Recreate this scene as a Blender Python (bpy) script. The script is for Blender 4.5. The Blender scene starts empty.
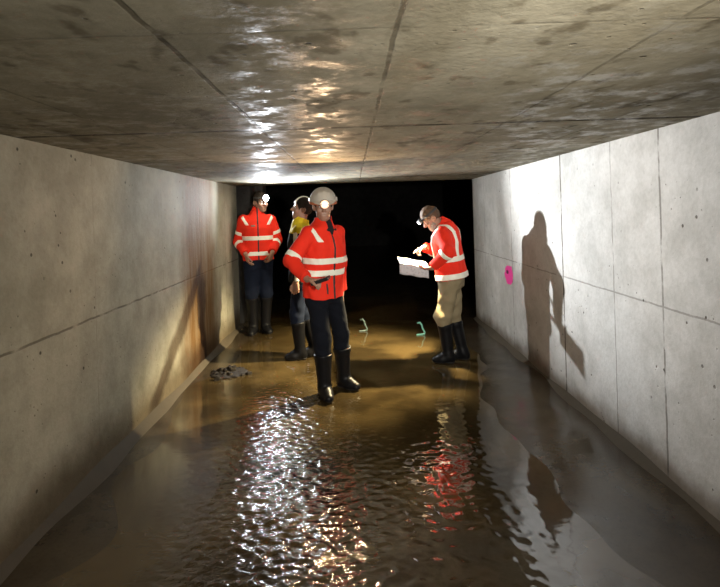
import bpy, math, random
import numpy as np
from mathutils import Vector

random.seed(4); RNG = np.random.default_rng(11)
SC = bpy.context.scene
COL = SC.collection

# ------------------------------------------------------------------ camera (level, tiny roll, lens shift)
F = 520.0 / 720.0
CAM_Z = 1.55
ROLL = math.radians(1.75)
cd = bpy.data.cameras.new('camera'); cam = bpy.data.objects.new('camera', cd); COL.objects.link(cam)
cd.sensor_width = 36; cd.lens = 36 * F; cd.sensor_fit = 'HORIZONTAL'
cd.shift_x = 8.0 / 720; cd.shift_y = -81.5 / 720
cd.clip_start = .05; cd.clip_end = 100
cam.location = (0, 0, CAM_Z); 
from mathutils import Matrix
cam.matrix_world = Matrix.Translation((0, 0, CAM_Z)) @ Matrix.Rotation(math.radians(90), 4, 'X') @ Matrix.Rotation(-ROLL, 4, 'Z')
SC.camera = cam
vs = SC.view_settings
vs.view_transform = 'Standard'; vs.look = 'None'; vs.gamma = 1; vs.exposure = 0
try: vs.use_curve_mapping = False
except Exception: pass

WL, WR, CEIL, END = -1.594, 1.678, 1.954, 7.2     # tunnel cross-section and its far mouth (metres)

# ------------------------------------------------------------------ small helpers
def tag(o, label=None, cat=None, group=None, kind=None):
    if label: o['label'] = label
    if cat: o['category'] = cat
    if group: o['group'] = group
    if kind: o['kind'] = kind
    return o

def empty(name, loc):
    o = bpy.data.objects.new(name, None); COL.objects.link(o); o.location = loc
    o.empty_display_size = .1
    return o

def mesh_obj(name, V, Q, mat, parent=None, base=None, smooth=True):
    """vertices (n,3), faces (m,4) or (m,3) as one mesh object"""
    V = np.asarray(V, dtype=np.float64)
    if base is not None: V = V - np.asarray(base, dtype=np.float64)
    me = bpy.data.meshes.new(name)
    if isinstance(Q, np.ndarray):
        n, k = Q.shape
        me.vertices.add(len(V)); me.vertices.foreach_set('co', V.astype(np.float32).ravel())
        me.loops.add(n * k); me.loops.foreach_set('vertex_index', Q.astype(np.int32).ravel())
        me.polygons.add(n)
        me.polygons.foreach_set('loop_start', np.arange(0, n * k, k, dtype=np.int32))
        me.update(calc_edges=True)
    else:
        me.from_pydata([tuple(v) for v in V], [], Q)
    me.polygons.foreach_set('use_smooth', np.full(len(me.polygons), smooth))
    me.validate(); me.update()
    o = bpy.data.objects.new(name, me); COL.objects.link(o)
    if mat: me.materials.append(mat)
    if parent: o.parent = parent
    return o

def box(name, lo, hi, mat, parent=None, base=None):
    (a, b, c), (d, e, f) = lo, hi
    V = [(a,b,c),(d,b,c),(d,e,c),(a,e,c),(a,b,f),(d,b,f),(d,e,f),(a,e,f)]
    Q = [(0,3,2,1),(4,5,6,7),(0,1,5,4),(1,2,6,5),(2,3,7,6),(3,0,4,7)]
    return mesh_obj(name, V, Q, mat, parent, base, smooth=False)

# ------------------------------------------------------------------ node helpers
class NT:
    def __init__(s, name):
        s.m = bpy.data.materials.new(name); s.m.use_nodes = True
        s.t = s.m.node_tree; s.t.nodes.clear()
        s.out = s.t.nodes.new('ShaderNodeOutputMaterial')
        s.b = s.t.nodes.new('ShaderNodeBsdfPrincipled')
        s.t.links.new(s.b.outputs[0], s.out.inputs[0])
        s.tc = s.t.nodes.new('ShaderNodeTexCoord')
        s.P = s.tc.outputs['Object']
        sx = s.t.nodes.new('ShaderNodeSeparateXYZ'); s.t.links.new(s.P, sx.inputs[0])
        s.x, s.y, s.z = sx.outputs
    def put(s, sock, v):
        if hasattr(v, 'links') or hasattr(v, 'is_linked'): s.t.links.new(v, sock)
        elif isinstance(v, (tuple, list)): sock.default_value = tuple(v) + ((1,) if len(v) == 3 and len(sock.default_value) == 4 else ())
        else: sock.default_value = v
    def set(s, **k):
        for n, v in k.items(): s.put(s.b.inputs[n.replace('_', ' ')], v)
    def math(s, op, a, b=0.0, c=0.0, clamp=False):
        n = s.t.nodes.new('ShaderNodeMath'); n.operation = op; n.use_clamp = clamp
        s.put(n.inputs[0], a); s.put(n.inputs[1], b)
        if op in ('MULTIPLY_ADD', 'SMOOTH_MIN', 'SMOOTH_MAX', 'COMPARE'): s.put(n.inputs[2], c)
        return n.outputs[0]
    def add(s, a, b): return s.math('ADD', a, b)
    def mul(s, a, b): return s.math('MULTIPLY', a, b)
    def sub(s, a, b): return s.math('SUBTRACT', a, b)
    def mx(s, a, b): return s.math('MAXIMUM', a, b)
    def mn(s, a, b): return s.math('MINIMUM', a, b)
    def ss(s, v, lo, hi, a=0.0, b=1.0):     # smooth step a->b over lo->hi
        n = s.t.nodes.new('ShaderNodeMapRange'); n.interpolation_type = 'SMOOTHSTEP'
        for i, q in enumerate((v, lo, hi, a, b)): s.put(n.inputs[i], q)
        return n.outputs[0]
    def scale(s, sx, sy, sz, loc=(0,0,0), v=None):
        n = s.t.nodes.new('ShaderNodeMapping'); s.t.links.new(v or s.P, n.inputs[0])
        n.inputs['Scale'].default_value = (sx, sy, sz); n.inputs['Location'].default_value = loc
        return n.outputs[0]
    def noise(s, sc, det=4, rough=.55, v=None, dist=0.0):
        n = s.t.nodes.new('ShaderNodeTexNoise'); s.t.links.new(v or s.P, n.inputs['Vector'])
        n.inputs['Scale'].default_value = sc; n.inputs['Detail'].default_value = det
        n.inputs['Roughness'].default_value = rough; n.inputs['Distortion'].default_value = dist
        return n.outputs[0]
    def voro(s, sc, v=None, feat='F1'):
        n = s.t.nodes.new('ShaderNodeTexVoronoi'); n.feature = feat
        s.t.links.new(v or s.P, n.inputs['Vector']); n.inputs['Scale'].default_value = sc
        return n.outputs['Distance']
    def mix(s, f, a, b):
        n = s.t.nodes.new('ShaderNodeMix'); n.data_type = 'RGBA'
        s.put(n.inputs[0], f); s.put(n.inputs[6], a); s.put(n.inputs[7], b)
        return n.outputs[2]
    def mulc(s, f, a, b):
        n = s.t.nodes.new('ShaderNodeMix'); n.data_type = 'RGBA'; n.blend_type = 'MULTIPLY'
        s.put(n.inputs[0], f); s.put(n.inputs[6], a); s.put(n.inputs[7], b)
        return n.outputs[2]
    def bump(s, h, strength=.5, dist=.01):
        n = s.t.nodes.new('ShaderNodeBump'); n.inputs['Strength'].default_value = strength
        n.inputs['Distance'].default_value = dist; s.put(n.inputs['Height'], h)
        s.t.links.new(n.outputs[0], s.b.inputs['Normal'])
    def line(s, v, pos, w):                  # 1 on a thin line v == pos
        return s.ss(s.math('ABSOLUTE', s.sub(v, pos)), w * .4, w, 1.0, 0.0)

def plain(name, col, rough=.7, fabric=0.0, **k):
    n = NT(name)
    nz = n.noise(9, 3)
    n.set(Base_Color=n.mix(nz, tuple(c * .86 for c in col), tuple(min(1, c * 1.12) for c in col)), Roughness=rough)
    if fabric:
        n.put(n.b.inputs['Specular IOR Level'], .12)
        n.bump(n.add(n.noise(260, 1), n.mul(n.noise(30, 3), 1.5)), fabric, .004)
    for a, b in k.items(): n.put(n.b.inputs[a.replace('_', ' ')], b)
    return n.m

def emitter(name, col, strength):
    n = NT(name); n.set(Base_Color=(.9, .9, .9), Emission_Color=col, Emission_Strength=strength)
    return n.m

# ------------------------------------------------------------------ concrete
def concrete(name, c_dark, c_light, along, across, joints=(), cross=(), stains=None, rough=.75, gloss_noise=False, lower_damp_shade=None):
    """along/across: names of the two surface axes. joints: (pos, width, depth) across 'along'; cross: the same for the other axis"""
    n = NT(name)
    A = getattr(n, along); B = getattr(n, across)
    big = n.noise(.9, 5, .6); mid = n.noise(4.5, 6, .62); fine = n.noise(38, 4, .6)
    col = n.mix(n.ss(n.add(n.mul(big, .55), n.mul(mid, .45)), .36, .64), c_dark, c_light)
    col = n.mulc(n.ss(fine, .40, .70, .0, .28), col, (.70, .69, .66))
    # bug holes left by air against the formwork
    vv = n.voro(9, n.scale(1, 1, 1))
    holes = n.mul(n.ss(vv, .055, .10, 1.0, 0.0), n.ss(n.noise(3.1, 2), .44, .56))
    vv2 = n.voro(21, n.scale(1, 1, 1, (.3, .7, .1)))
    holes = n.mx(holes, n.mul(n.ss(vv2, .06, .13, .8, 0.0), n.ss(n.noise(2.3, 2, v=n.scale(1, 1, 1, (3, 1, 2))), .5, .6)))
    col = n.mulc(holes, col, (.30, .28, .26))
    # lines of formwork boards and joints
    lines = 0.0
    wob = n.mul(n.sub(n.noise(7, 4), .5), .018)
    for ax, lst in ((A, joints), (B, cross)):
        for (p, w, d) in lst:
            brk = n.ss(n.noise(5.0 + p * .7, 3), .30, .52)
            l = n.mul(n.mul(n.line(n.add(ax, wob), p, w), d), brk)
            lines = l if isinstance(lines, float) else n.mx(lines, l)
    if not isinstance(lines, float):
        col = n.mulc(lines, col, (.22, .19, .16))
    if stains: col = stains(n, col)
    if lower_damp_shade:  # darker wall foot: damp, plus the figures' cast shadow painted in
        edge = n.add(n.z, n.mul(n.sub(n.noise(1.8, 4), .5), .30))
        col = n.mulc(n.ss(edge, lower_damp_shade * .3, lower_damp_shade * 1.2, 1.0, 0.0), col, (.34, .29, .24))
    h = n.add(n.mul(mid, .5), n.mul(fine, .35))
    h = n.sub(h, n.mul(holes, .8))
    if not isinstance(lines, float): h = n.sub(h, n.mul(lines, .35))
    n.set(Base_Color=col, Roughness=rough)
    if gloss_noise:
        n.set(Roughness=n.ss(n.noise(7, 5, .7), .36, .56, .34, .80), Specular_IOR_Level=n.ss(n.noise(7, 5, .7), .36, .56, .20, .05))
    else: n.set(Specular_IOR_Level=.18)
    n.bump(h, .55, .012)
    return n.m

def rust_and_shade(n, col):
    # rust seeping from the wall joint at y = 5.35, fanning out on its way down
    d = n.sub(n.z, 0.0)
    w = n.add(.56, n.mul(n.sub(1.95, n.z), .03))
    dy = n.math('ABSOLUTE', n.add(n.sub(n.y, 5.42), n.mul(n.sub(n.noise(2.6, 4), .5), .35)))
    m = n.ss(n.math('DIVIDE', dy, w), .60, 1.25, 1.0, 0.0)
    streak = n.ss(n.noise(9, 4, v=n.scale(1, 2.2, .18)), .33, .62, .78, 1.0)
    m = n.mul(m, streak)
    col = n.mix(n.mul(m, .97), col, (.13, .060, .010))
    # damp stain with a figure's shadow painted in, spreading from the middle joint towards the wall foot, nearer the camera
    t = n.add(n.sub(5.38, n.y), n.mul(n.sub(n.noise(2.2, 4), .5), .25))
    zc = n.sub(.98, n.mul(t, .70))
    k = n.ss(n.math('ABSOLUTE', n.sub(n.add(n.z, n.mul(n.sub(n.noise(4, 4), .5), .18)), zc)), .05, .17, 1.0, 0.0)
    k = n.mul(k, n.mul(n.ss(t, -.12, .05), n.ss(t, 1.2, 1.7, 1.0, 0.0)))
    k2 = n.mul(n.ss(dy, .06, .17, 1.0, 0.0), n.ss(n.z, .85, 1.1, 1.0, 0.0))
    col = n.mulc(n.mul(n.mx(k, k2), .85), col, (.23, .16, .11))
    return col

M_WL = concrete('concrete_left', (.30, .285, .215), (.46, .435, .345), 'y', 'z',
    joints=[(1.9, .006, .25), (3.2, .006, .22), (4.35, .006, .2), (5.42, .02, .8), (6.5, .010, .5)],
    cross=[(.95, .009, .7)], stains=rust_and_shade, lower_damp_shade=.34)
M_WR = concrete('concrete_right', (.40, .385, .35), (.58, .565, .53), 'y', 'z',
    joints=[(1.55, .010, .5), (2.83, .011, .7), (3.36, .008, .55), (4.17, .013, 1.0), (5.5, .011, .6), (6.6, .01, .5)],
    cross=[(.98, .008, .5)], lower_damp_shade=.20)
def ceil_dirt(n, col):
    sp = n.ss(n.noise(8.5, 3, .5, v=n.scale(1.1, .75, 1)), .57, .68)
    col = n.mulc(n.mul(sp, .75), col, (.42, .38, .33))
    return n.mulc(n.ss(n.noise(1.6, 4, v=n.scale(3, .35, 1)), .45, .7, 0, .5), col, (.6, .55, .46))
M_CE = concrete('concrete_ceiling', (.19, .172, .124), (.31, .282, .21), 'y', 'x',
    joints=[(1.15, .008, .3), (2.48, .030, 1.0), (3.8, .016, .8), (5.0, .012, .6), (6.2, .05, 1.0)],
    cross=[(-1.05, .008, .4), (-.42, .010, .7), (.11, .009, .65), (.74, .008, .45), (1.25, .008, .35)],
    stains=ceil_dirt, rough=.50, gloss_noise=True)
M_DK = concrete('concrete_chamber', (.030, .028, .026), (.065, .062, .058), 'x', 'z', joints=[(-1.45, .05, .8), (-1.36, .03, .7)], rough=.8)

# mud floor
def mud():
    n = NT('wet_mud')
    big = n.noise(1.1, 5, .6); mid = n.noise(6, 5, .6); fine = n.noise(60, 3)
    col = n.mix(n.ss(n.add(n.mul(big, .6), n.mul(mid, .4)), .38, .62), (.036, .027, .017), (.066, .050, .029))
    col = n.mulc(n.ss(fine, .45, .7, 0, .3), col, (.6, .55, .5))
    n.set(Base_Color=col, Roughness=n.ss(mid, .35, .65, .14, .26), Specular_IOR_Level=.5)
    n.bump(n.add(n.mul(mid, .8), n.mul(fine, .05)), .22, .012)
    return n.m
M_MUD = mud()
def water():
    n = NT('muddy_water')
    big = n.noise(1.0, 4, .6)
    col = n.mix(n.ss(big, .38, .62), (.028, .019, .008), (.082, .055, .021))
    n.set(Base_Color=col, Roughness=.05, IOR=1.75)
    n.put(n.b.inputs['Specular IOR Level'], .5)
    r1 = n.noise(30, 3, .5, v=n.scale(1, 1.7, 1), dist=.6)
    amp = n.mul(n.ss(n.math('ABSOLUTE', n.add(n.x, .42)), .20, .75, 1.0, .06), n.ss(n.y, 3.9, 5.2, 1.0, .10))
    n.bump(n.mul(r1, amp), .25, .012)
    return n.m
M_WAT = water()

# ------------------------------------------------------------------ setting
def struct(o): o['kind'] = 'structure'; return o
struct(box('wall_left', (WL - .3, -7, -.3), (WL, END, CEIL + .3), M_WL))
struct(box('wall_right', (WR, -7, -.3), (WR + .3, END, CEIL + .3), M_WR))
struct(box('ceiling', (WL, -7, CEIL), (WR, END, CEIL + .3), M_CE))
struct(box('wall_front', (WL - .3, -7.3, -.3), (WR + .3, -7, CEIL + .3), M_DK))
# dark chamber past the mouth of the tunnel
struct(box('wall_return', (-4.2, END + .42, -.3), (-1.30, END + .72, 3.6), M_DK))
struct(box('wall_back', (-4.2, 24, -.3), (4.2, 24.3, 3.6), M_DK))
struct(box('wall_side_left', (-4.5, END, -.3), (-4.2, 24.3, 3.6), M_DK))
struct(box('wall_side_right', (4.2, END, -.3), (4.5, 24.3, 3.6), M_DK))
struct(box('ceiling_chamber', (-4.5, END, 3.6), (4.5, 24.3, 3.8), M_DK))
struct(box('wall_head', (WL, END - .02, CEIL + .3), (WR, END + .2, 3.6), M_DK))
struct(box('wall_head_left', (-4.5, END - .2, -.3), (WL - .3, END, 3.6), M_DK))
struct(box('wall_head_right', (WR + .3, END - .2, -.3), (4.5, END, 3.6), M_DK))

def hsum(X, Y, n, lmin, lmax, rng, ang=None):
    h = np.zeros_like(X)
    for i in range(n):
        L = lmin * (lmax / lmin) ** rng.random(); a = rng.uniform(0, 2 * np.pi) if ang is None else rng.normal(ang, .55)
        h += L * np.sin((X * np.cos(a) + Y * np.sin(a)) * 2 * np.pi / L + rng.uniform(0, 6.28) + .6 * np.sin(X * 3.1 + Y * 1.7 + i))
    return h / n

def grid_mesh(name, x0, x1, y0, y1, nx, ny, zf, mat):
    xs = np.linspace(x0, x1, nx); ys = np.linspace(y0, y1, ny)
    X, Y = np.meshgrid(xs, ys, indexing='ij'); Z = zf(X, Y)
    V = np.stack([X, Y, Z], -1).reshape(-1, 3)
    I = np.arange(nx * ny).reshape(nx, ny)
    Q = np.stack([I[:-1, :-1], I[1:, :-1], I[1:, 1:], I[:-1, 1:]], -1).reshape(-1, 4)
    return mesh_obj(name, V, Q, mat)

def floor_z(X, Y):
    r = np.random.default_rng(5)
    bankR = np.clip((X - .98 - .14 * np.sin(Y * 1.3) - .06 * np.sin(Y * 3.7 + 1)) / .62, 0, 1) ** 1.1 * .040
    bankL = np.clip((-X - 1.12 - .08 * np.sin(Y * 1.9)) / .5, 0, 1) ** 1.2 * .022
    lump = hsum(X, Y, 14, .25, 1.2, r) * .018
    return -.010 + bankR + bankL + np.clip(lump, -.006, .008)
struct(grid_mesh('floor', WL, WR, -7, 15, 120, 520, floor_z, M_MUD))
struct(box('floor_slab', (-4.5, END, -.3), (4.5, 24.3, -.03), M_MUD))

def water_z(X, Y):
    r = np.random.default_rng(8)
    stream = np.exp(-((X + .38 - .06 * np.sin(Y * 1.1)) / .42) ** 2)
    near = 1 / (1 + np.exp((Y - 4.7) * 2.6))
    side = np.exp(-((X - .30) / .50) ** 2)
    ha = hsum(X, Y, 40, .032, .12, r, np.pi / 2); hi = hsum(X, Y, 24, .04, .12, r)
    calm = hsum(X, Y, 16, .2, .8, r) * .006
    fade = .10 + .90 * near
    return (ha * .19 + hi * .055) * stream * fade + (ha * .020 + hi * .052) * side * fade + calm * .8
w = grid_mesh('shallow_water', WL + .02, WR - .30, .9, 9.5, 300, 1250, water_z, M_WAT)
tag(w, 'shallow brown rippling water flowing over the tunnel floor', 'water', kind='stuff')

# mud fillets at the wall feet
def fillet(name, xw, sgn, w, h):
    ys = np.linspace(-7, END, 200); r = np.random.default_rng(3 if sgn > 0 else 9)
    V = []; prof = [(0, h), (.35, h * .62), (.7, h * .25), (1.0, -.02)]
    for y in ys:
        k = 1 + .18 * math.sin(y * 2.3) + .10 * math.sin(y * 6.1 + 1)
        for (a, z) in prof: V.append((xw + sgn * (a * w * k - .004), y, z * (k if z > 0 else 1)))
    n = len(prof); Q = []
    for i in range(len(ys) - 1):
        for j in range(n - 1):
            q = (i * n + j, i * n + j + 1, (i + 1) * n + j + 1, (i + 1) * n + j)
            Q.append(q if sgn < 0 else q[::-1])
    return struct(mesh_obj(name, V, Q, M_FIL))
M_FIL = plain('damp_mud', (.085, .070, .050), .85, .3)
M_FIL.node_tree.nodes['Principled BSDF'].inputs['Specular IOR Level'].default_value = .15
fillet('trim_1', WL, 1, .085, .055)
fillet('trim_2', WR, -1, .10, .06)

# ------------------------------------------------------------------ distance-field modelling
def A3(v): return np.array(v, dtype=np.float64)
def unit(v): v = A3(v); return v / np.linalg.norm(v)

class Grid:
    def __init__(s, lo, hi, res):
        s.lo = A3(lo); s.res = res
        n = np.ceil((A3(hi) - s.lo) / res).astype(int) + 1
        s.ax = [(s.lo[i] + res * np.arange(n[i])).astype(np.float32) for i in range(3)]
        s.f = np.full(tuple(n), .25, dtype=np.float32)
    def like(s):
        g = Grid.__new__(Grid); g.lo = s.lo; g.res = s.res; g.ax = s.ax; g.f = np.full(s.f.shape, .25, dtype=np.float32); return g
    def sl(s, bb, pad):
        out = []
        for i in range(3):
            a = int(np.searchsorted(s.ax[i], bb[0][i] - pad)); b = int(np.searchsorted(s.ax[i], bb[1][i] + pad))
            out.append(slice(max(a, 0), max(b, 0)))
        return tuple(out)
    def pts(s, sl):
        return s.ax[0][sl[0]][:, None, None], s.ax[1][sl[1]][None, :, None], s.ax[2][sl[2]][None, None, :]
    def full(s): return s.pts((slice(None),) * 3)
    def add(s, prim, k=.01):
        fn, bb = prim; sl = s.sl(bb, max(.05, k * 1.5))
        if any(q.stop <= q.start for q in sl): return s
        d = fn(*s.pts(sl)).astype(np.float32); a = s.f[sl]
        h = np.maximum(k - np.abs(a - d), 0) / k
        s.f[sl] = np.minimum(a, d) - h * h * k * .25
        return s
    def cut(s, prim, k=.004):
        fn, bb = prim; sl = s.sl(bb, max(.03, k * 1.5))
        if any(q.stop <= q.start for q in sl): return s
        d = -fn(*s.pts(sl)).astype(np.float32); a = s.f[sl]
        h = np.maximum(k - np.abs(a - d), 0) / k
        s.f[sl] = np.maximum(a, d) + h * h * k * .25
        return s
    def plane(s, p, n):                       # keep the side n points away from
        x, y, z = s.full(); p = A3(p); n = unit(n)
        s.f = np.maximum(s.f, ((x - p[0]) * n[0] + (y - p[1]) * n[1] + (z - p[2]) * n[2]).astype(np.float32)); return s

def cap(a, b, ra, rb=None, flat=None):
    a = A3(a); b = A3(b); rb = ra if rb is None else rb; ba = b - a; L2 = max(float(ba @ ba), 1e-9)
    R = max(ra, rb)
    def fn(x, y, z):
        px, py, pz = x - a[0], y - a[1], z - a[2]
        t = np.clip((px * ba[0] + py * ba[1] + pz * ba[2]) / L2, 0, 1)
        qx, qy, qz = px - ba[0] * t, py - ba[1] * t, pz - ba[2] * t
        if flat is not None:
            fd, fs = unit(flat[0]), flat[1]
            m = (qx * fd[0] + qy * fd[1] + qz * fd[2]) * (1 / fs - 1)
            qx, qy, qz = qx + fd[0] * m, qy + fd[1] * m, qz + fd[2] * m
        return np.sqrt(qx * qx + qy * qy + qz * qz) - (ra + (rb - ra) * t)
    m = max(1, flat[1] if flat else 1)
    return fn, (np.minimum(a, b) - R * m, np.maximum(a, b) + R * m)

def ell(c, axes, r):
    c = A3(c); ax = [unit(v) for v in axes]; R = max(r)
    def fn(x, y, z):
        px, py, pz = x - c[0], y - c[1], z - c[2]
        q = 0; g = 0
        for v, k in zip(ax, r):
            m = (px * v[0] + py * v[1] + pz * v[2]) / k
            q = q + m * m; g = g + (m / k) ** 2
        q = np.sqrt(q)
        return q * (q - 1) / np.maximum(np.sqrt(g), 1e-6)
    return fn, (c - R, c + R)

def rbox(c, axes, half, r=.005):
    c = A3(c); ax = [unit(v) for v in axes]; R = float(np.linalg.norm(half))
    def fn(x, y, z):
        px, py, pz = x - c[0], y - c[1], z - c[2]
        qs = [np.abs(px * v[0] + py * v[1] + pz * v[2]) - (h - r) for v, h in zip(ax, half)]
        o = sum(np.maximum(q, 0) ** 2 for q in qs)
        return np.sqrt(o) + np.minimum(np.maximum(np.maximum(qs[0], qs[1]), qs[2]), 0) - r
    return fn, (c - R, c + R)

def loft(a, b, side, fwd, secs, pw=2.3):
    """secs: (t, half width, half depth, forward shift) along a->b"""
    a = A3(a); b = A3(b); ba = b - a; L = np.linalg.norm(ba); u = ba / L
    f = A3(fwd); f = unit(f - u * (f @ u)); s_ = np.cross(f, u)
    T, W, D, O = [np.array(q) for q in zip(*secs)]
    R = max(W.max(), D.max()) + np.abs(O).max()
    def fn(x, y, z):
        px, py, pz = x - a[0], y - a[1], z - a[2]
        t = (px * u[0] + py * u[1] + pz * u[2]) / L; tc = np.clip(t, 0, 1)
        wv = np.interp(tc, T, W); dv = np.interp(tc, T, D); ov = np.interp(tc, T, O)
        su = (px * s_[0] + py * s_[1] + pz * s_[2]) / wv
        fv = (px * f[0] + py * f[1] + pz * f[2] - ov) / dv
        d = ((np.abs(su) ** pw + np.abs(fv) ** pw) ** (1 / pw) - 1) * np.minimum(wv, dv)
        return np.maximum(d, np.maximum(-t * L, (t - 1) * L))
    return fn, (np.minimum(a, b) - R, np.maximum(a, b) + R)

def surf(f, lo, res):
    """naive surface nets -> verts, quads"""
    ins = f < 0
    c = np.zeros(tuple(n - 1 for n in f.shape), dtype=np.int8)
    for i in (0, 1):
        for j in (0, 1):
            for k in (0, 1):
                c += ins[i:f.shape[0] - 1 + i, j:f.shape[1] - 1 + j, k:f.shape[2] - 1 + k]
    act = np.argwhere((c > 0) & (c < 8))
    if len(act) == 0: return np.zeros((0, 3)), np.zeros((0, 4), dtype=int)
    idx = np.full(c.shape, -1, dtype=np.int32); idx[tuple(act.T)] = np.arange(len(act))
    cor = [(i, j, k) for i in (0, 1) for j in (0, 1) for k in (0, 1)]
    val = np.stack([f[act[:, 0] + i, act[:, 1] + j, act[:, 2] + k] for i, j, k in cor], 1)
    acc = np.zeros((len(act), 3)); cnt = np.zeros(len(act))
    for p in range(8):
        for q in range(p + 1, 8):
            d = A3(cor[q]) - A3(cor[p])
            if np.abs(d).sum() != 1: continue
            va, vb = val[:, p], val[:, q]; m = (va < 0) != (vb < 0)
            t = np.where(m, va / np.where(m, va - vb, 1), 0)
            acc += np.where(m[:, None], A3(cor[p]) + t[:, None] * d, 0); cnt += m
    V = lo + res * (act + acc / cnt[:, None])
    quads = []
    for ax in range(3):
        o1, o2 = [(1, 2), (2, 0), (0, 1)][ax]
        s0 = [slice(None)] * 3; s1 = [slice(None)] * 3
        s0[ax] = slice(0, -1); s1[ax] = slice(1, None)
        ch = np.argwhere(ins[tuple(s0)] != ins[tuple(s1)])
        ch = ch[(ch[:, o1] > 0) & (ch[:, o2] > 0) & (ch[:, o1] < f.shape[o1] - 1) & (ch[:, o2] < f.shape[o2] - 1)]
        def at_(d1, d2):
            q = ch.copy(); q[:, o1] += d1; q[:, o2] += d2; return idx[tuple(q.T)]
        quad = np.stack([at_(-1, -1), at_(0, -1), at_(0, 0), at_(-1, 0)], 1)
        fl = ~ins[tuple(ch.T)]
        quad[fl] = quad[fl][:, ::-1]
        quads.append(quad)
    Q = np.concatenate(quads); Q = Q[(Q >= 0).all(1)]
    return V, Q

def wrinkle(g, amp, seed, freq=(18, 55), stretch=(1, 1, .6)):
    r = np.random.default_rng(seed); x, y, z = g.full(); n = 0
    band = np.abs(g.f) < .03
    xi, yi, zi = np.nonzero(band)
    px, py, pz = g.ax[0][xi], g.ax[1][yi], g.ax[2][zi]
    tot = np.zeros(len(px), dtype=np.float32)
    for i in range(9):
        d = r.normal(size=3) * stretch; d = d / np.linalg.norm(d) * r.uniform(*freq)
        ph = px * d[0] + py * d[1] + pz * d[2] + r.uniform(0, 6.28)
        tot += np.sin(ph + 1.2 * np.sin(.5 * ph + px * 9 + pz * 7))
    g.f[band] += (amp * tot / 3).astype(np.float32)

def obj_from(g, name, mat, parent, base, f=None):
    V, Q = surf(g.f if f is None else f, g.lo, g.res)
    return mesh_obj(name, V, Q, mat, parent, base)

def shell(g, region, out=.004, inn=.007):
    return np.maximum(np.maximum(g.f - out, -(g.f + inn)), region.astype(np.float32))

# ------------------------------------------------------------------ people
M_SKIN = plain('skin', (.34, .19, .13), .5); 
M_SKIN.node_tree.nodes['Principled BSDF'].inputs['Subsurface Weight'].default_value = .08
M_RED = plain('hi_vis_red', (.80, .034, .016), .72, .25)
M_TAPE = plain('reflective_tape', (.86, .86, .74), .42)
M_YEL = plain('hi_vis_yellow', (.80, .62, .03), .7, .25)
M_NAVY = plain('navy_cloth', (.006, .007, .011), .9, .3)
M_BLUE = plain('blue_denim', (.009, .013, .026), .9, .3)
M_KHAKI = plain('khaki_cloth', (.25, .205, .125), .85, .35)
M_DGREY = plain('dark_grey_cloth', (.022, .023, .026), .85, .3)
M_BOOT = plain('black_rubber', (.005, .005, .006), .42)
M_BOOT.node_tree.nodes['Principled BSDF'].inputs['Specular IOR Level'].default_value = .2
M_SOLE = plain('boot_sole', (.022, .020, .018), .6)
M_BLACK = plain('black_plastic', (.012, .012, .013), .38)
M_ZIP = plain('zip_black', (.012, .010, .010), .5)
M_HELM = plain('helmet_shell', (.40, .38, .34), .4)
M_HDK = plain('hair_dark', (.030, .022, .017), .6, .5)
M_HGR = plain('hair_brown', (.11, .066, .042), .6, .5)
M_GRYH = plain('hair_grey', (.20, .18, .16), .6, .5)
M_STRAP = plain('lamp_strap', (.05, .045, .045), .8)
M_STRAPO = plain('lamp_strap_orange', (.40, .12, .05), .8)
M_EYE = plain('eye', (.55, .52, .48), .2)
M_SHIRT = plain('dark_shirt', (.020, .018, .020), .85, .3)
M_BADGE = plain('badge_grey', (.25, .16, .12), .6)

def rot_to(yaw, pitch=0.0, lean=0.0):
    """frame of a body facing yaw (0 = towards the camera, + = viewer's right), pitch > 0 looks down. returns right, forward, up"""
    f = A3((math.sin(yaw), -math.cos(yaw), 0)); u = A3((0, 0, 1)); r = np.cross(f, u)
    f2 = f * math.cos(pitch) - u * math.sin(pitch); u2 = u * math.cos(pitch) + f * math.sin(pitch)
    r3 = r * math.cos(lean) + u2 * math.sin(lean); u3 = u2 * math.cos(lean) - r * math.sin(lean)
    return r3, f2, u3

def ik(a, c, l1, l2, hint):
    a = A3(a); c = A3(c); d = c - a; L = np.linalg.norm(d)
    if L > (l1 + l2) * .995: c = a + d / L * (l1 + l2) * .995; d = c - a; L = np.linalg.norm(d)
    n = d / L; x = (l1 * l1 - l2 * l2 + L * L) / (2 * L); h = math.sqrt(max(l1 * l1 - x * x, 1e-6))
    k = A3(hint); k = unit(k - n * (k @ n))
    return a + n * x + k * h, c

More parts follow.
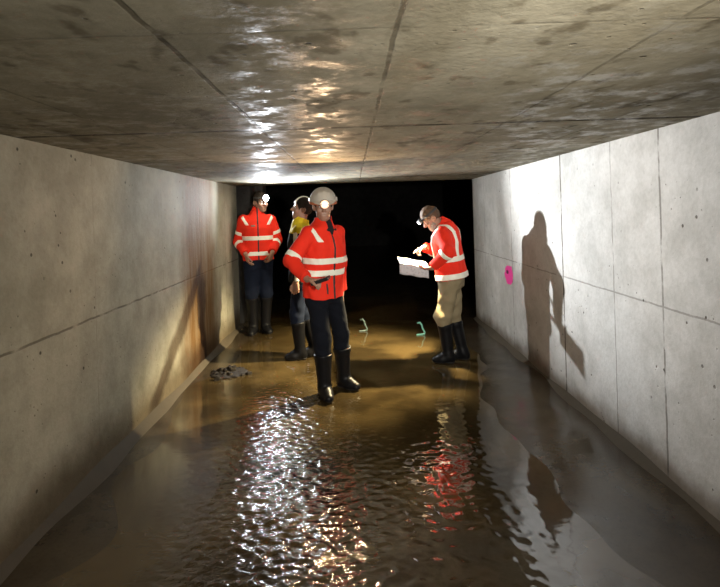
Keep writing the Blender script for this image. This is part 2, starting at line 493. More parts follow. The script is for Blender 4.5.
def hand(g, wrist, d, palm, thumb, curl=(30, 35, 25), sc=1.0, point=False):
    d = unit(d); palm = A3(palm); palm = unit(palm - d * (palm @ d)); c = np.cross(d, palm)
    if c @ A3(thumb) < 0: c = -c                     # c: towards the thumb
    W = A3(wrist)
    for i, (off, ln) in enumerate(((1.5, .074), (.5, .083), (-.5, .077), (-1.5, .060))):
        k = W + d * (.088 - .006 * abs(off - .3)) * sc + c * off * .0205 * sc
        g.add(cap(W + c * off * .011 * sc + d * .01, k, .0165 * sc, .0125 * sc, (palm, .85)), .012)
        p = k; dirv = d; ang = 0
        cu = curl if not (point and i == 0) else (8, 6, 4)
        for seg, cr in zip((.45, .30, .25), cu):
            ang += math.radians(cr + i * 2)
            dirv = d * math.cos(ang) + palm * math.sin(ang)
            q = p + dirv * ln * seg * sc
            g.add(cap(p, q, .0098 * sc, .0086 * sc), .004)
            p = q
    t0 = W + d * .022 * sc + c * .018 * sc
    t1 = t0 + unit(d * .75 + c * .62 + palm * .25) * .042 * sc
    t2 = t1 + unit(d * .85 + c * .20 + palm * .48) * .032 * sc
    t3 = t2 + unit(d * .80 - c * .05 + palm * .60) * .026 * sc
    g.add(cap(t0, t1, .0165 * sc, .0125 * sc), .010)
    g.add(cap(t1, t2, .0118 * sc, .0105 * sc), .004); g.add(cap(t2, t3, .0105 * sc, .009 * sc), .004)

def build_person(P):
    H = P['H']; S = H / 1.75
    bx, by = P['base']; base = A3((bx, by, P.get('bz', -.008)))
    r_c, f_c, u_c = rot_to(P['yaw'], P.get('bend', 0))          # chest frame
    r_p, f_p, _ = rot_to(P.get('pyaw', P['yaw']))               # pelvis frame
    hipc = base + A3(P.get('hip_off', (0, 0, 0))) + A3((0, 0, .925 * S))
    nb = hipc + u_c * .575 * S + A3(P.get('neck_off', (0, 0, 0)))
    u_s = unit(nb - hipc)
    shc = hipc + u_s * .505 * S
    sh = {'R': shc + r_c * .165 * S, 'L': shc - r_c * .165 * S}
    hips = {'R': hipc + r_p * .088 * S, 'L': hipc - r_p * .088 * S}
    r_h, f_h, u_h = rot_to(P['hyaw'], P.get('hpitch', 0), P.get('hlean', 0))
    hc = nb + A3(P.get('head_off', (0, 0, 0))) + u_h * .145 * S + u_s * .012
    HP = lambda x, y, z: hc + (r_h * x + f_h * y + u_h * z) * S
    el, wr, kn, an, toe = {}, {}, {}, {}, {}
    for q in 'RL':
        el[q], wr[q] = ik(sh[q], P['hand' + q], .295 * S, .262 * S, P['elb' + q])
        fx, fy, ft = P['foot' + q]
        an[q] = A3((fx, fy, base[2] + .095 * S)); toe[q] = A3((math.sin(ft), -math.cos(ft), 0))
        kd = unit(toe[q] + f_p * .6)
        kn[q], an[q] = ik(hips[q], an[q], .418 * S, .418 * S, kd)
    root = empty('person', tuple(base)); tag(root, P['label'], 'person')
    HA = (r_h, f_h, u_h)

    # ---- body: one continuous mesh
    allp = np.array([hc, *sh.values(), *hips.values(), *el.values(), *wr.values(), *kn.values(), *an.values(),
                     *(wr[q] + A3(P['hdir' + q]) * .2 for q in 'RL'), *(an[q] + toe[q] * .15 for q in 'RL')])
    lo = allp.min(0) - .17; hi = allp.max(0) + .17; lo[2] = base[2] - .02; hi[2] = hc[2] + .17
    g = Grid(lo, hi, .0048)
    g.add(loft(hipc - u_s * .06, nb, r_c, f_c, [(0, .13, .09, 0), (.25, .125, .085, 0), (.7, .14, .095, 0), (.9, .12, .07, 0), (1, .055, .055, 0)]), .02)
    for q in 'RL':
        g.add(cap(sh[q], el[q], .048 * S, .038 * S), .03); g.add(cap(el[q], wr[q], .039 * S, .026 * S), .02)
        g.add(cap(hips[q], kn[q], .075 * S, .052 * S), .03); g.add(cap(kn[q], an[q], .052 * S, .036 * S), .02)
        hl = an[q] - A3((0, 0, .055 * S))
        g.add(cap(hl - toe[q] * .03, hl + toe[q] * .13 * S, .032 * S, .028 * S), .02)
        hand(g, wr[q], P['hdir' + q], P['palm' + q], P['thumb' + q], P.get('curl' + q, (28, 32, 25)), S * 1.02, P.get('point' + q, False))
    # neck and head
    g.add(cap(nb - u_s * .03, HP(0, -.018, -.055), .058 * S, .054 * S), .025)
    g.add(ell(HP(0, -.010, .028), HA, A3((.076, .097, .099)) * S), .02)
    g.add(ell(HP(0, .022, -.048), HA, A3((.060, .070, .082)) * S), .03)
    g.add(ell(HP(0, .060, -.100), HA, A3((.030, .026, .024)) * S), .025)
    g.add(cap(HP(-.040, .078, .020), HP(.040, .078, .020), .012 * S), .012)
    for sx in (-1, 1):
        g.add(ell(HP(sx * .040, .068, -.032), HA, A3((.022, .020, .022)) * S), .02)
        g.cut(ell(HP(sx * .032, .098, .000), HA, A3((.019, .016, .011)) * S), .012)
        g.add(ell(HP(sx * .077, -.012, -.010), (unit(r_h * sx + f_h * .5), f_h, u_h), A3((.011, .022, .034)) * S), .006)
        g.cut(ell(HP(sx * .086, -.006, -.006), HA, A3((.008, .010, .016)) * S), .005)
        g.add(ell(HP(sx * .011, .100, -.034), HA, A3((.009, .010, .008)) * S), .006)
    g.add(cap(HP(0, .088, .008), HP(0, .114, -.028), .0085 * S, .0125 * S), .010)
    g.add(cap(HP(-.021, .084, -.064), HP(.021, .084, -.064), .0085 * S), .006)
    g.add(cap(HP(-.017, .083, -.078), HP(.017, .083, -.078), .0095 * S), .006)
    g.cut(cap(HP(-.024, .094, -.071), HP(.024, .094, -.071), .0035 * S), .003)
    obj_from(g, 'body', M_SKIN, root, base)
    # eyes
    for sx in (-1, 1):
        e = Grid(HP(sx * .032, .080, .001) - .02, HP(sx * .032, .080, .001) + .02, .003)
        e.add(ell(HP(sx * .032, .081, .001), HA, A3((.0125, .0115, .0105)) * S), .001)
        obj_from(e, 'eye', M_EYE, root, base)

    # ---- hair
    hg = Grid(hc - .18, hc + .18, .0048)
    hl = P.get('hair', .009)
    hg.add(ell(HP(0, -.012, .030), HA, A3((.076 + hl, .097 + hl, .099 + hl)) * S), .01)
    hg.cut(ell(HP(0, .135, -.035), HA, A3((.13, .105, .108)) * S), .012)
    hg.plane(HP(0, -.02, -.055), -u_h + f_h * -.25 + f_h * .5)
    for sx in (-1, 1): hg.cut(ell(HP(sx * .080, .006, -.030), HA, A3((.03, .034, .040)) * S), .006)
    wrinkle(hg, .0018, P['seed'] + 1, (90, 220))
    obj_from(hg, 'hair', P['hair_mat'], root, base)
    if P.get('beard'):
        bg = Grid(hc - .18, hc + .18, .0048)
        bg.add(ell(HP(0, .022, -.052), HA, A3((.064, .074, .084)) * S), .02)
        bg.add(ell(HP(0, .062, -.102), HA, A3((.035, .032, .028)) * S), .02)
        bg.plane(HP(0, .06, -.050), u_h + f_h * .35); bg.plane(HP(0, -.005, 0), -f_h)
        bg.cut(ell(HP(0, .100, -.071), HA, A3((.026, .024, .012)) * S), .004)
        wrinkle(bg, .0015, P['seed'] + 2, (90, 220))
        obj_from(bg, 'beard', P['beard'], root, base)

    # ---- trousers
    tl = P.get('thigh', 1.0)
    lo = np.min([hips['R'], hips['L'], kn['R'], kn['L'], an['R'], an['L']], 0) - .2; hi = np.max([hips['R'], hips['L'], kn['R'], kn['L'], an['R'], an['L']], 0) + .2
    lo[2] = base[2] + .15; hi[2] = hipc[2] + .15
    g = Grid(lo, hi, .0065)
    g.add(loft(hipc - A3((0, 0, .10)), hipc + u_s * .12, r_p, f_p, [(0, .140 * S, .112 * S, -.01), (.45, .160 * S, .122 * S, -.010), (.75, .150 * S, .110 * S, 0), (1, .140 * S, .10 * S, 0)]), .03)
    bt = {}
    for q in 'RL':
        bt[q] = kn[q] + (an[q] - kn[q]) * P.get('boot_top', .22)
        g.add(cap(hips[q], kn[q], .098 * S * tl, .078 * S * tl), .045)
        g.add(cap(kn[q], bt[q] - (an[q] - kn[q]) * .05, .078 * S * tl, .072 * S), .03); g.add(cap(bt[q], bt[q] + (an[q] - kn[q]) * .14, .064 * S, .058 * S), .01)
    g.plane(hipc + u_s * (P.get('hem', -.07) + .025), u_s)      # the waistband stays inside the jacket
    wrinkle(g, P.get('crease', .0045), P['seed'] + 3, (16, 60), (1, 1, 1.3))
    obj_from(g, 'trousers', P['trousers'], root, base)

    # ---- boots
    for q in 'RL':
        t = toe[q]; sd = np.cross(t, A3((0, 0, 1))); z0 = base[2]; UP = A3((0, 0, 1))
        g = Grid(np.minimum(bt[q], an[q]) - .20, np.maximum(bt[q], an[q]) + .26, .006)
        ax_ = unit(an[q] - bt[q])
        g.add(cap(bt[q], an[q] + ax_ * .0, .076 * S, .056 * S), .02)
        g.add(cap(bt[q] - ax_ * .0, bt[q] + ax_ * .02, .080 * S), .008)
        he = A3((an[q][0], an[q][1], z0 + .052)) - t * .018
        g.add(cap(he - t * .012, he + t * .10 * S, .048 * S, .046 * S, (sd, .95)), .03)
        g.add(cap(he + t * .09 * S - UP * .006, he + t * .158 * S - UP * .012, .046 * S, .036 * S, (sd, 1.1)), .03)
        g.add(cap(an[q], he + t * .07, .05 * S, .044 * S), .04)
        g.plane(bt[q], -ax_); g.plane((0, 0, z0 + .022), (0, 0, -1))
        bo = obj_from(g, 'boot', P.get('boot_mat', M_BOOT), root, base)
        g2 = Grid(he - .20, he + .26, .005)
        g2.add(cap(he - t * .012, he + t * .10 * S, .052 * S, .049 * S, (sd, .98)), .01)
        g2.add(cap(he + t * .09 * S, he + t * .158 * S, .049 * S, .042 * S, (sd, 1.1)), .02)
        g2.plane((0, 0, z0 + .026), (0, 0, 1)); g2.plane((0, 0, z0), (0, 0, -1))
        g2.cut(rbox(he + t * .045 * S - UP * .05, (t, sd, UP), (.014, .08, .012), .002), .002)
        obj_from(g2, 'sole', M_SOLE, bo, base)

    # ---- jacket
    hem = hipc + u_s * P.get('hem', -.07)
    J = P.get('jw', 1.0) * S
    ap = np.array([*sh.values(), *el.values(), *wr.values(), hem, nb])
    g = Grid(ap.min(0) - .24, ap.max(0) + .24, .0058); gT = g.like(); gA = {q: g.like() for q in 'RL'}; gU = {q: g.like() for q in 'RL'}; gF = {q: g.like() for q in 'RL'}
    gT.add(loft(hem, nb + u_s * .02, r_c, f_c, [(0, .202 * J, .148 * J, .0), (.16, .198 * J, .140 * J, .0), (.36, .188 * J, .136 * J, .004), (.66, .200 * J, .142 * J, .004), (.82, .186 * J, .124 * J, -.004), (.92, .130 * J, .100 * J, -.008), (1, .075 * J, .080 * J, -.008)], 2.5), .02)
    for q in 'RL':
        cu = wr[q] + (el[q] - wr[q]) * P.get('cuff', .07)
        gA[q].add(cap(sh[q] - A3((0, 0, .014)), el[q], .077 * J, .062 * J), .02)
        gA[q].add(cap(el[q], cu, .062 * J, .050 * J), .03)
        gA[q].plane(cu, cu - el[q])
        gU[q].add(cap(sh[q], el[q], .07, .06)); gF[q].add(cap(el[q], cu, .06, .05))
    g.f = gT.f.copy()
    for q in 'RL':
        a, b, k = g.f, gA[q].f, .035
        h = np.maximum(k - np.abs(a - b), 0) / k; g.f = np.minimum(a, b) - h * h * k * .25
    # collar
    nd = unit(HP(0, -.018, -.055) - nb)
    co = P.get('collar', .055)
    g.add(cap(nb - nd * .02 - f_c * .004, nb + nd * co - f_c * .006, .080 * S, .074 * S), .015)
    g.plane(nb + nd * co + u_c * 0, nd * .85 - f_c * .1) if P.get('collar_cut', True) else None
    wrinkle(g, P.get('jcrease', .0042), P['seed'] + 5, (14, 50), (1, 1, 1))
    g.cut(cap(nb - nd * .015, nb + nd * .30, .064 * S, .072 * S), .006)
    if P.get('open'):      # neck opening falling open at the front
        oc = nb + f_c * .085 * S - r_c * .0
        g.cut(cap(nb + nd * .06 + f_c * .05, nb - u_c * .12 + f_c * .135 * S, .040, .012), .01)
    jk = obj_from(g, 'jacket', P['jacket'], root, base)
    x, y, z = g.full()
    def co_(org, v): return (x - org[0]) * v[0] + (y - org[1]) * v[1] + (z - org[2]) * v[2]
    U = co_(hem, u_s); Sd = co_(hem, r_c); Fd = co_(hem, f_c)
    fa = np.minimum(gA['R'].f, gA['L'].f)
    torso = gT.f - fa + .004
    def child(name, region, mat, out=.004):
        V, Q = surf(shell(g, region, out), g.lo, g.res)
        if len(Q): return mesh_obj(name, V, Q, mat, jk, base)
    for (zb, wb) in P.get('bands', ()):
        child('reflective_band', np.maximum(np.abs(U - zb) - wb / 2, torso), M_TAPE)
    for q in 'RL':
        for (t0, wb) in P.get('sleeve_bands', ()):
            a, b, tt = (sh[q], el[q], t0) if t0 < 1 else (el[q], wr[q], t0 - 1)
            c = a + (b - a) * tt; ax_ = unit(b - a)
            child('sleeve_band', np.maximum(np.abs(co_(c, ax_)) - wb / 2, np.maximum(gA[q].f - gT.f, np.maximum(gA[q].f - .02, ((gU[q].f - gF[q].f) if t0 < 1 else (gF[q].f - gU[q].f)) - .002))), M_TAPE)
    for q in P.get('shoulder_strips', ''):
        sg = 1 if q == 'R' else -1
        top = float((sh[q] - hem) @ u_s)
        child('shoulder_strip', np.maximum(np.maximum(np.abs(Sd * sg - .168 * S - (U - top) * .55) - .021, -(Fd - .005)), np.maximum(np.abs(U - (top - .015)) - .062, torso - .05)), M_TAPE)
    if P.get('arch'):
        zb = P['bands'][-1][0]
        for sg in (-1, 1):
            child('shoulder_loop', np.maximum(np.maximum(np.abs(Sd * sg - .128 * S) - .024, gT.f - fa - .012), zb - U), M_TAPE)
    if P.get('zip', True):
        child('zip', np.maximum(np.maximum(np.abs(Sd - P.get('zip_x', 0)) - .010, -(Fd - .04)), torso), M_ZIP, .0035)
    if P.get('pocket'):
        ps, pu, pl_ = P['pocket']
        child('pocket_zip', np.maximum(np.maximum(np.abs(Sd - ps) - .009, -(Fd - .03)), np.maximum(np.abs(U - pu) - pl_, torso)), M_ZIP)
    if P.get('badge'):
        ps, pu = P['badge']
        child('chest_badge', np.maximum(np.maximum(np.abs(Sd - ps) - .028, -(Fd - .03)), np.maximum(np.abs(U - pu) - .012, torso)), M_BADGE)
    if P.get('yoke'):
        child('shoulder_yoke', P['yoke'] - U, M_YEL)
    if P.get('sleeve_stripe'):
        c = sh['L']; child('sleeve_stripe', np.maximum(np.abs(co_(c, f_c) - .05) - .022, gA['L'].f - gT.f), M_TAPE)
    # shirt seen in the neck opening
    if P.get('open'):
        s2 = Grid(nb - .2, nb + .2, .006)
        s2.add(loft(nb - u_s * .16, nb + u_s * .02, r_c, f_c, [(0, .13, .105, .012), (.6, .12, .09, .01), (1, .068, .068, .0)]), .02)
        s2.add(cap(nb - nd * .02, nb + nd * .035, .066 * S, .063 * S), .01)
        s2.plane(nb + nd * .035, nd)
        obj_from(s2, 'shirt', M_SHIRT, root, base)

    # ---- helmet
    lampy, lampz, rad = .106, .052, (.086, .108, .108)
    if P.get('helmet'):
        hg = Grid(hc - .2, hc + .22, .0048); hz = .052
        hg.add(ell(HP(0, -.006, hz), HA, A3((.113, .134, .112)) * S), .01)
        for sx in (-.042, 0, .042):
            hg.add(cap(HP(sx, .085, hz + .068 - abs(sx) * .3), HP(sx, -.09, hz + .074 - abs(sx) * .3), .016 * S), .02)
        hg.plane(HP(0, 0, hz - .012), -u_h)
        hg.add(ell(HP(0, .0, hz - .006), HA, A3((.126, .148, .009)) * S), .008)
        hg.add(ell(HP(0, .095, hz - .012), (r_h, unit(f_h - u_h * .18), unit(u_h + f_h * .18)), A3((.088, .085, .008)) * S), .012)
        hg.cut(ell(HP(0, -.006, hz - .012), HA, A3((.104, .124, .100)) * S), .003)
        for sx in (-1, 1): hg.add(rbox(HP(sx * .116, .0, hz + .008), HA, A3((.008, .022, .016)) * S, .004), .004)
        hm = obj_from(hg, 'helmet', M_HELM, root, base)
        lampy, lampz = .130, .030
    if P.get('band_hair'):
        bg = Grid(hc - .18, hc + .18, .005)
        bg.add(ell(HP(0, -.012, .030), HA, A3((.076 + hl + .006, .097 + hl + .006, .099 + hl + .006)) * S), .01)
        x_, y_, z_ = bg.full(); d0 = hc; yy = (x_ - d0[0]) * f_h[0] + (y_ - d0[1]) * f_h[1] + (z_ - d0[2]) * f_h[2]
        zz = (x_ - d0[0]) * u_h[0] + (y_ - d0[1]) * u_h[1] + (z_ - d0[2]) * u_h[2]
        bg.f = np.maximum(bg.f, np.maximum(np.abs((x_ - d0[0]) * r_h[0] + (y_ - d0[1]) * r_h[1] + (z_ - d0[2]) * r_h[2]) - .030, -zz + .045).astype(np.float32))
        obj_from(bg, 'head_band', M_TAPE, root, base)
    # ---- headlamp
    lens = None
    if P.get('lamp'):
        L = P['lamp']; f_l = unit(f_h - u_h * L.get('tilt', .1) + r_h * L.get('turn', 0))
        pc = HP(0, lampy + .004, lampz)
        g = Grid(pc - .07, pc + .07, .004)
        u_l = unit(u_h - f_l * (u_h @ f_l)); r_l = np.cross(f_l, u_l)
        g.add(rbox(pc, (r_l, f_l, u_l), A3((.032, .016, .024)), .010), .004)
        g.add(ell(pc + f_l * .012, (r_l, f_l, u_l), (L['lens_r'] + .004, .014, L['lens_r'] + .004)), .006)
        hlm = obj_from(g, 'headlamp', M_BLACK, root, base)
        lc = pc + f_l * .026
        g = Grid(lc - .06, lc + .06, .003)
        g.add(ell(lc, (r_l, f_l, u_l), (L['lens_r'], .008, L['lens_r'])), .001)
        tag(obj_from(g, 'lens', emitter('lamp_lens_' + L['name'], L['col'], L['strength']), hlm, base), 'glowing lamp lens')
        if L.get('core'):
            g = Grid(lc + f_l * .008 - .04, lc + f_l * .008 + .04, .0025)
            g.add(ell(lc + f_l * .007, (r_l, f_l, u_l), (L['core'], .006, L['core'])), .001)
            tag(obj_from(g, 'led', emitter('lamp_led_' + L['name'], (1, .80, .55), 45), hlm, base), 'bright lamp core')
        # strap round the head
        sg = Grid(hc - .19, hc + .19, .005); e = .004
        if P.get('helmet'): sg.add(ell(HP(0, .002, lampz), HA, A3((.120, .140, .30)) * S), .01)
        else: sg.add(ell(HP(0, -.012, .030), HA, A3((.076 + hl + e, .097 + hl + e, .099 + hl + e)) * S), .01)
        pl = sg.f.copy(); x_, y_, z_ = sg.full()
        zz = (x_ - hc[0]) * u_h[0] + (y_ - hc[1]) * u_h[1] + (z_ - hc[2]) * u_h[2]
        sg.f = np.maximum(np.maximum(pl, -(pl + .008)), (np.abs(zz - lampz * S) - .012).astype(np.float32))
        obj_from(sg, 'strap', L.get('strap', M_STRAP), hlm, base)
        lens = (lc + f_l * .02, f_l)
    return root, dict(hc=hc, wr=wr, el=el, lens=lens, HP=HP, HA=HA, nb=nb, fc=f_c, rc=r_c)

def spot(name, loc, d, power, col, angle, blend, size=.02):
    l = bpy.data.lights.new(name, 'SPOT'); l.energy = power; l.color = col; l.spot_size = math.radians(angle)
    l.spot_blend = blend; l.shadow_soft_size = size
    o = bpy.data.objects.new(name, l); COL.objects.link(o); o.location = tuple(loc)
    o.rotation_euler = Vector(tuple(d)).to_track_quat('-Z', 'Y').to_euler()
    return o
R = math.radians

# centre: helmet, orange lamp, device in the right hand
CM, cmi = build_person(dict(H=1.71, base=(-.255, 4.46), yaw=R(47), pyaw=R(45), hyaw=R(8), hpitch=R(7), seed=10, neck_off=(.02, -.01, 0), hip_off=(-.012, 0, 0),
    label='person in white hard hat and red hi-vis jacket, lamp lit, holding a black device',
    handR=(-.365, 4.06, 1.035), elbR=(-1, .25, -.2), hdirR=(.90, -.35, -.05), palmR=(-.1, -.1, -1), thumbR=(.3, -.9, .3), curlR=(40, 45, 30),
    handL=(-.115, 4.60, .845), elbL=(.2, 1, 0), hdirL=(.06, -.12, -1), palmL=(-1, -.2, 0), thumbL=(0, -1, 0),
    footR=(-.275, 4.37, R(18)), footL=(-.115, 4.60, R(52)), hair_mat=M_HDK, trousers=M_NAVY, jacket=M_RED, jw=.97, hem=-.06, thigh=.98,
    bands=((.215, .052), (.315, .052)), sleeve_bands=((.86, .05),), shoulder_strips='R', pocket=(.075, .085, .045), open=True, boot_top=.30, helmet=True,
    collar=.06,
    lamp=dict(name='orange', lens_r=.036, core=.017, col=(1, .36, .10), strength=1.1, tilt=.05, strap=M_STRAPO)))  # orange lens disc glows to imitate the lit reflector and halo round the core
# left, in front of the tunnel mouth
LM, lmi = build_person(dict(H=1.84, base=(-1.25, 6.83), yaw=R(14), hyaw=R(36), hpitch=R(3), seed=20, head_off=(.055, 0, -.015),
    label='person in red hi-vis jacket standing by the left wall with a bright white lamp',
    handR=(-1.375, 6.65, 1.05), elbR=(-.7, .8, 0), hdirR=(.25, -.10, -1), palmR=(.8, .3, 0), thumbR=(0, -1, 0), curlR=(25, 25, 20),
    handL=(-1.045, 6.71, 1.06), elbL=(.30, 1, 0), hdirL=(-.30, -.05, -1), palmL=(-.8, .3, 0), thumbL=(0, -1, 0),
    footR=(-1.335, 6.80, R(0)), footL=(-1.185, 6.86, R(30)), hair_mat=M_HDK, trousers=M_BLUE, jacket=M_RED, hem=.0, jw=.94, boot_top=.12,
    bands=((.085, .055), (.285, .055)), sleeve_bands=((.60, .045), (1.24, .045)), shoulder_strips='RL', badge=(.06, .445), collar=.06,
    lamp=dict(name='white', lens_r=.042, col=(.86, .92, 1), strength=170, tilt=.0, turn=-.10)))
# behind the centre man
BM, bmi = build_person(dict(H=1.70, base=(-.56, 5.55), yaw=R(-84), hyaw=R(-80), hpitch=R(-12), seed=30,
    label='person seen in profile behind the hard-hatted one, yellow-shouldered dark jacket',
    handL=(-.60, 5.34, .83), elbL=(.5, -.5, 0), hdirL=(-.12, 0, -1), palmL=(0, 1, 0), thumbL=(-1, 0, 0),
    handR=(-.62, 5.78, .83), elbR=(.5, .5, 0), hdirR=(-.12, 0, -1), palmR=(0, -1, 0), thumbR=(-1, 0, 0),
    footL=(-.595, 5.53, R(-80)), footR=(-.45, 5.66, R(-70)), hair_mat=M_HDK, trousers=M_BLUE, jacket=M_DGREY, hem=-.06, yoke=.515, jw=.95,
    bands=((.30, .05),), sleeve_stripe=True, band_hair=True, zip=False, boot_top=.20, collar=.06))
# right, reading the sheet
RM, rmi = build_person(dict(H=1.645, base=(.995, 5.285), yaw=R(-112), pyaw=R(-108), bend=R(7), hyaw=R(-90), hpitch=R(40), seed=40, hip_off=(.0, 0, -.005), head_off=(-.04, .0, -.045),
    label='person in red hi-vis jacket and khaki trousers reading a sheet by lamplight',
    handL=(.775, 5.09, .980), elbL=(.3, -1, -.4), hdirL=(-1, .12, -.12), palmL=(0, .3, 1), thumbL=(0, 1, 1), curlL=(20, 25, 25),
    handR=(.735, 5.36, 1.165), elbR=(.2, 1, -.6), hdirR=(-.75, -.25, -.30), palmR=(.2, -.5, -1), thumbR=(0, -1, .3), curlR=(50, 50, 35), pointR=True,
    footL=(.925, 5.235, R(-98)), footR=(1.095, 5.345, R(-112)), hair_mat=M_HGR, beard=M_GRYH, trousers=M_KHAKI, jacket=M_RED, hem=-.01, jw=1.10, thigh=1.10, crease=.008,
    bands=((.03, .055), (.20, .052)), sleeve_bands=((1.12, .05),), arch=True, zip=False, boot_top=.20, collar=.06,
    lamp=dict(name='reading', lens_r=.020, col=(.95, .96, 1), strength=14, tilt=.25)))

# ------------------------------------------------------------------ held things
def slab_obj(name, c, axes, half, r, mat, parent=None, base=None, res=.004):
    g = Grid(A3(c) - np.linalg.norm(half) - .02, A3(c) + np.linalg.norm(half) + .02, res); g.add(rbox(c, axes, half, r), .001)
    return obj_from(g, name, mat, parent, base)
w = cmi['wr']['R']; c = w + unit((.9, -.35, .05)) * .115 + A3((0, -.012, -.012))
dv = unit((.90, -.30, .32)); dn = unit(np.cross(dv, (0.2, .9, .1)))
dev = empty('handheld_device', tuple(c)); tag(dev, 'black handheld device held low by the hard-hatted person', 'device')
slab_obj('casing', c, (dv, np.cross(dn, dv), dn), (.078, .034, .014), .007, M_BLACK, dev, c, .003)
slab_obj('display', c + dn * .0135, (dv, np.cross(dn, dv), dn), (.055, .026, .002), .001, plain('dark_display', (.03, .03, .035), .1), dev, c, .0025)

def sheet():
    n = NT('printed_paper')
    ln = n.mul(n.ss(n.noise(55, 2, v=n.scale(1, .2, 1)), .54, .60), .5)
    n.set(Base_Color=n.mix(ln, (.52, .50, .52), (.30, .28, .31)), Roughness=.6)
    m = n.m
    # long axis reaches away from the reader, the page lies back from the fold, the flap hangs on the camera side
    o = A3((.735, 5.12, .985)); lx = unit((-1, -.02, .19)); bk = unit((0, 1, .14))
    prof = []
    for t in np.linspace(0, 1, 9): prof.append(o * 0 + bk * (.23 * (1 - t)) + A3((0, 0, .010 * math.sin(3.1 * t))))
    for t in np.linspace(.06, 1, 9):
        a = t * 1.9; prof.append(A3((0, -.012 * math.sin(min(a, 1.57)), -.012 * (1 - math.cos(min(a, 1.57))))) if t < .5 else A3((0, -.012 - .012 * (t - .5), -.012 - .098 * (t - .5) * 2)))
    nl = 16; V = []
    for i in range(nl + 1):
        for p in prof: V.append(o + lx * (.29 * i / nl) + p + A3((0, .004 * math.sin(i * .9) * (1 if p[2] < -.01 else 0), .003 * math.sin(i * .8))))
    k = len(prof); Q = [(i * k + j, i * k + j + 1, (i + 1) * k + j + 1, (i + 1) * k + j) for i in range(nl) for j in range(k - 1)]
    ob = mesh_obj('paper_sheet', np.array(V) - o, Q, m); ob.location = tuple(o)
    md = ob.modifiers.new('thickness', 'SOLIDIFY'); md.thickness = .003
    tag(ob, 'large folded paper sheet lit from above in the hands of the reader', 'paper')
sheet()

# ------------------------------------------------------------------ marks and rubble
def disc(name, V, Q, mat, parent=None, base=None): return mesh_obj(name, V, Q, mat, parent, base, smooth=False)
M_PINK = plain('pink_paint', (.85, .06, .32), .5)
M_PKD = plain('dark_paint', (.12, .01, .05), .6)
def wall_spot(y, z, ry, rz, x, nse, seed, mat, name, parent=None, base=None):
    r = np.random.default_rng(seed); n = 26; V = []
    for xx in (x, x - .003):
        for i in range(n):
            a = 2 * math.pi * i / n; k = 1 + nse * r.normal() * (xx == x) if xx == x else None
            if xx == x: V.append((xx, y + ry * math.cos(a) * k, z + rz * math.sin(a) * k))
            else: V.append((xx, V[i][1], V[i][2]))
    Q = [tuple(range(n, 2 * n))] + [(i, (i + 1) % n, n + (i + 1) % n, n + i) for i in range(n)]
    return mesh_obj(name, V, Q, mat, parent, base, smooth=False)
pm = empty('paint_mark', (WR, 5.5, 1.0)); tag(pm, 'round pink spray-paint mark with dark centre on the right wall', 'paint mark')
wall_spot(5.63, .82, .15, .105, WR + .001, .06, 3, M_PINK, 'pink_spot', pm, (WR, 5.5, 1.0))
wall_spot(5.67, .845, .030, .022, WR - .003, .1, 4, M_PKD, 'dark_dot', pm, (WR, 5.5, 1.0))

M_TURQ = plain('turquoise_plastic', (.14, .40, .37), .4)
M_TURQ2 = plain('pale_turquoise_plastic', (.12, .18, .17), .4)
def hook(px, py, label, mat):
    pts = [A3((-.045, .02, .145)), A3((-.02, .0, .155)), A3((0, 0, .13)), A3((.012, 0, .08)), A3((.035, 0, .035)), A3((.03, 0, .014)), A3((-.01, 0, .008)), A3((-.06, -.01, .008))]
    b = A3((px, py, 0)); g = Grid(b - .14, b + .2, .004)
    for a, c in zip(pts[:-1], pts[1:]): g.add(cap(b + a, b + c, .0095), .008)
    o = obj_from(g, 'hooked_tie', mat, None, b); o.location = tuple(b); o.location.z = -.002
    tag(o, label, 'plastic tie')
hook(.82, 6.45, "small turquoise plastic hook on the floor beside the reader's boots", M_TURQ)
hook(.115, 6.75, 'small pale turquoise hook on the dark floor nearer the tunnel middle', M_TURQ2)

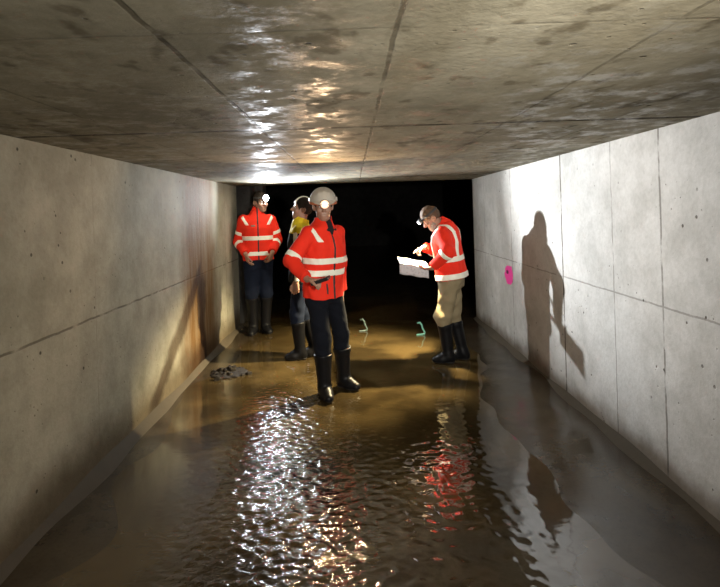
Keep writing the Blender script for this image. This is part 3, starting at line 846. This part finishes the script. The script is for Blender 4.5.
M_ROCK = plain('wet_rubble', (.020, .016, .012), .6, .4)
def rubble():
    c = A3((-1.26, 5.12, 0)); r = np.random.default_rng(6)
    g = Grid(c - A3((.3, .3, .05)), c + A3((.3, .3, .16)), .006)
    for i in range(26):
        p = c + A3((r.normal() * .085, r.normal() * .085, 0)); p[2] = .045 * math.exp(-((p - c)[0] ** 2 + (p - c)[1] ** 2) / .008)
        ax = [unit(r.normal(size=3))]; ax.append(unit(np.cross(ax[0], r.normal(size=3)))); ax.append(np.cross(ax[0], ax[1]))
        s = r.uniform(.016, .036); g.add(rbox(p, ax, A3((1, r.uniform(.5, .9), r.uniform(.4, .8))) * s, s * .3), .006)
    g.add(ell(c, ((1, 0, 0), (0, 1, 0), (0, 0, 1)), (.19, .17, .022)), .02)
    wrinkle(g, .003, 3, (60, 160))
    o = obj_from(g, 'rubble_clump', M_ROCK, None, c); o.location = tuple(c)
    tag(o, 'small dark clump of wet rubble at the foot of the left wall', 'rubble')
rubble()

# ------------------------------------------------------------------ lamps and an added fill
p, d = lmi['lens']
spot('lamp_beam_left', p, (.71, -.70, .06), 1300, (.90, .95, 1), 58, .95, .03)
spot('lamp_spill_left', p, (.50, -.86, .06), 200, (.88, .94, 1), 160, .6, .03)
p, d = cmi['lens']; spot('lamp_light_centre', p, (d[0] - .1, d[1], .24), 46, (1, .68, .40), 150, .5, .025)
p, d = rmi['lens']; spot('lamp_light_right', p, unit((-.40, .02, -.80)), 740, (1, .82, .48), 108, .6, .02)
spot('torch_light_viewer', (.55, -.25, 1.62), unit((-.50, 5.6, -.26)), 520, (1, .95, .86), 60, 1.0, .03)
spot('fill_light_left_wall', (.30, -.30, 1.50), unit((-.80, 3.0, .50)), 95, (1, .95, .84), 112, .8, .03)  # added wide fill that brightens the near left wall, no separate lamp there

wd = bpy.data.worlds.new('world'); SC.world = wd; wd.use_nodes = True
wd.node_tree.nodes['Background'].inputs[0].default_value = (.02, .02, .022, 1)
wd.node_tree.nodes['Background'].inputs[1].default_value = .05
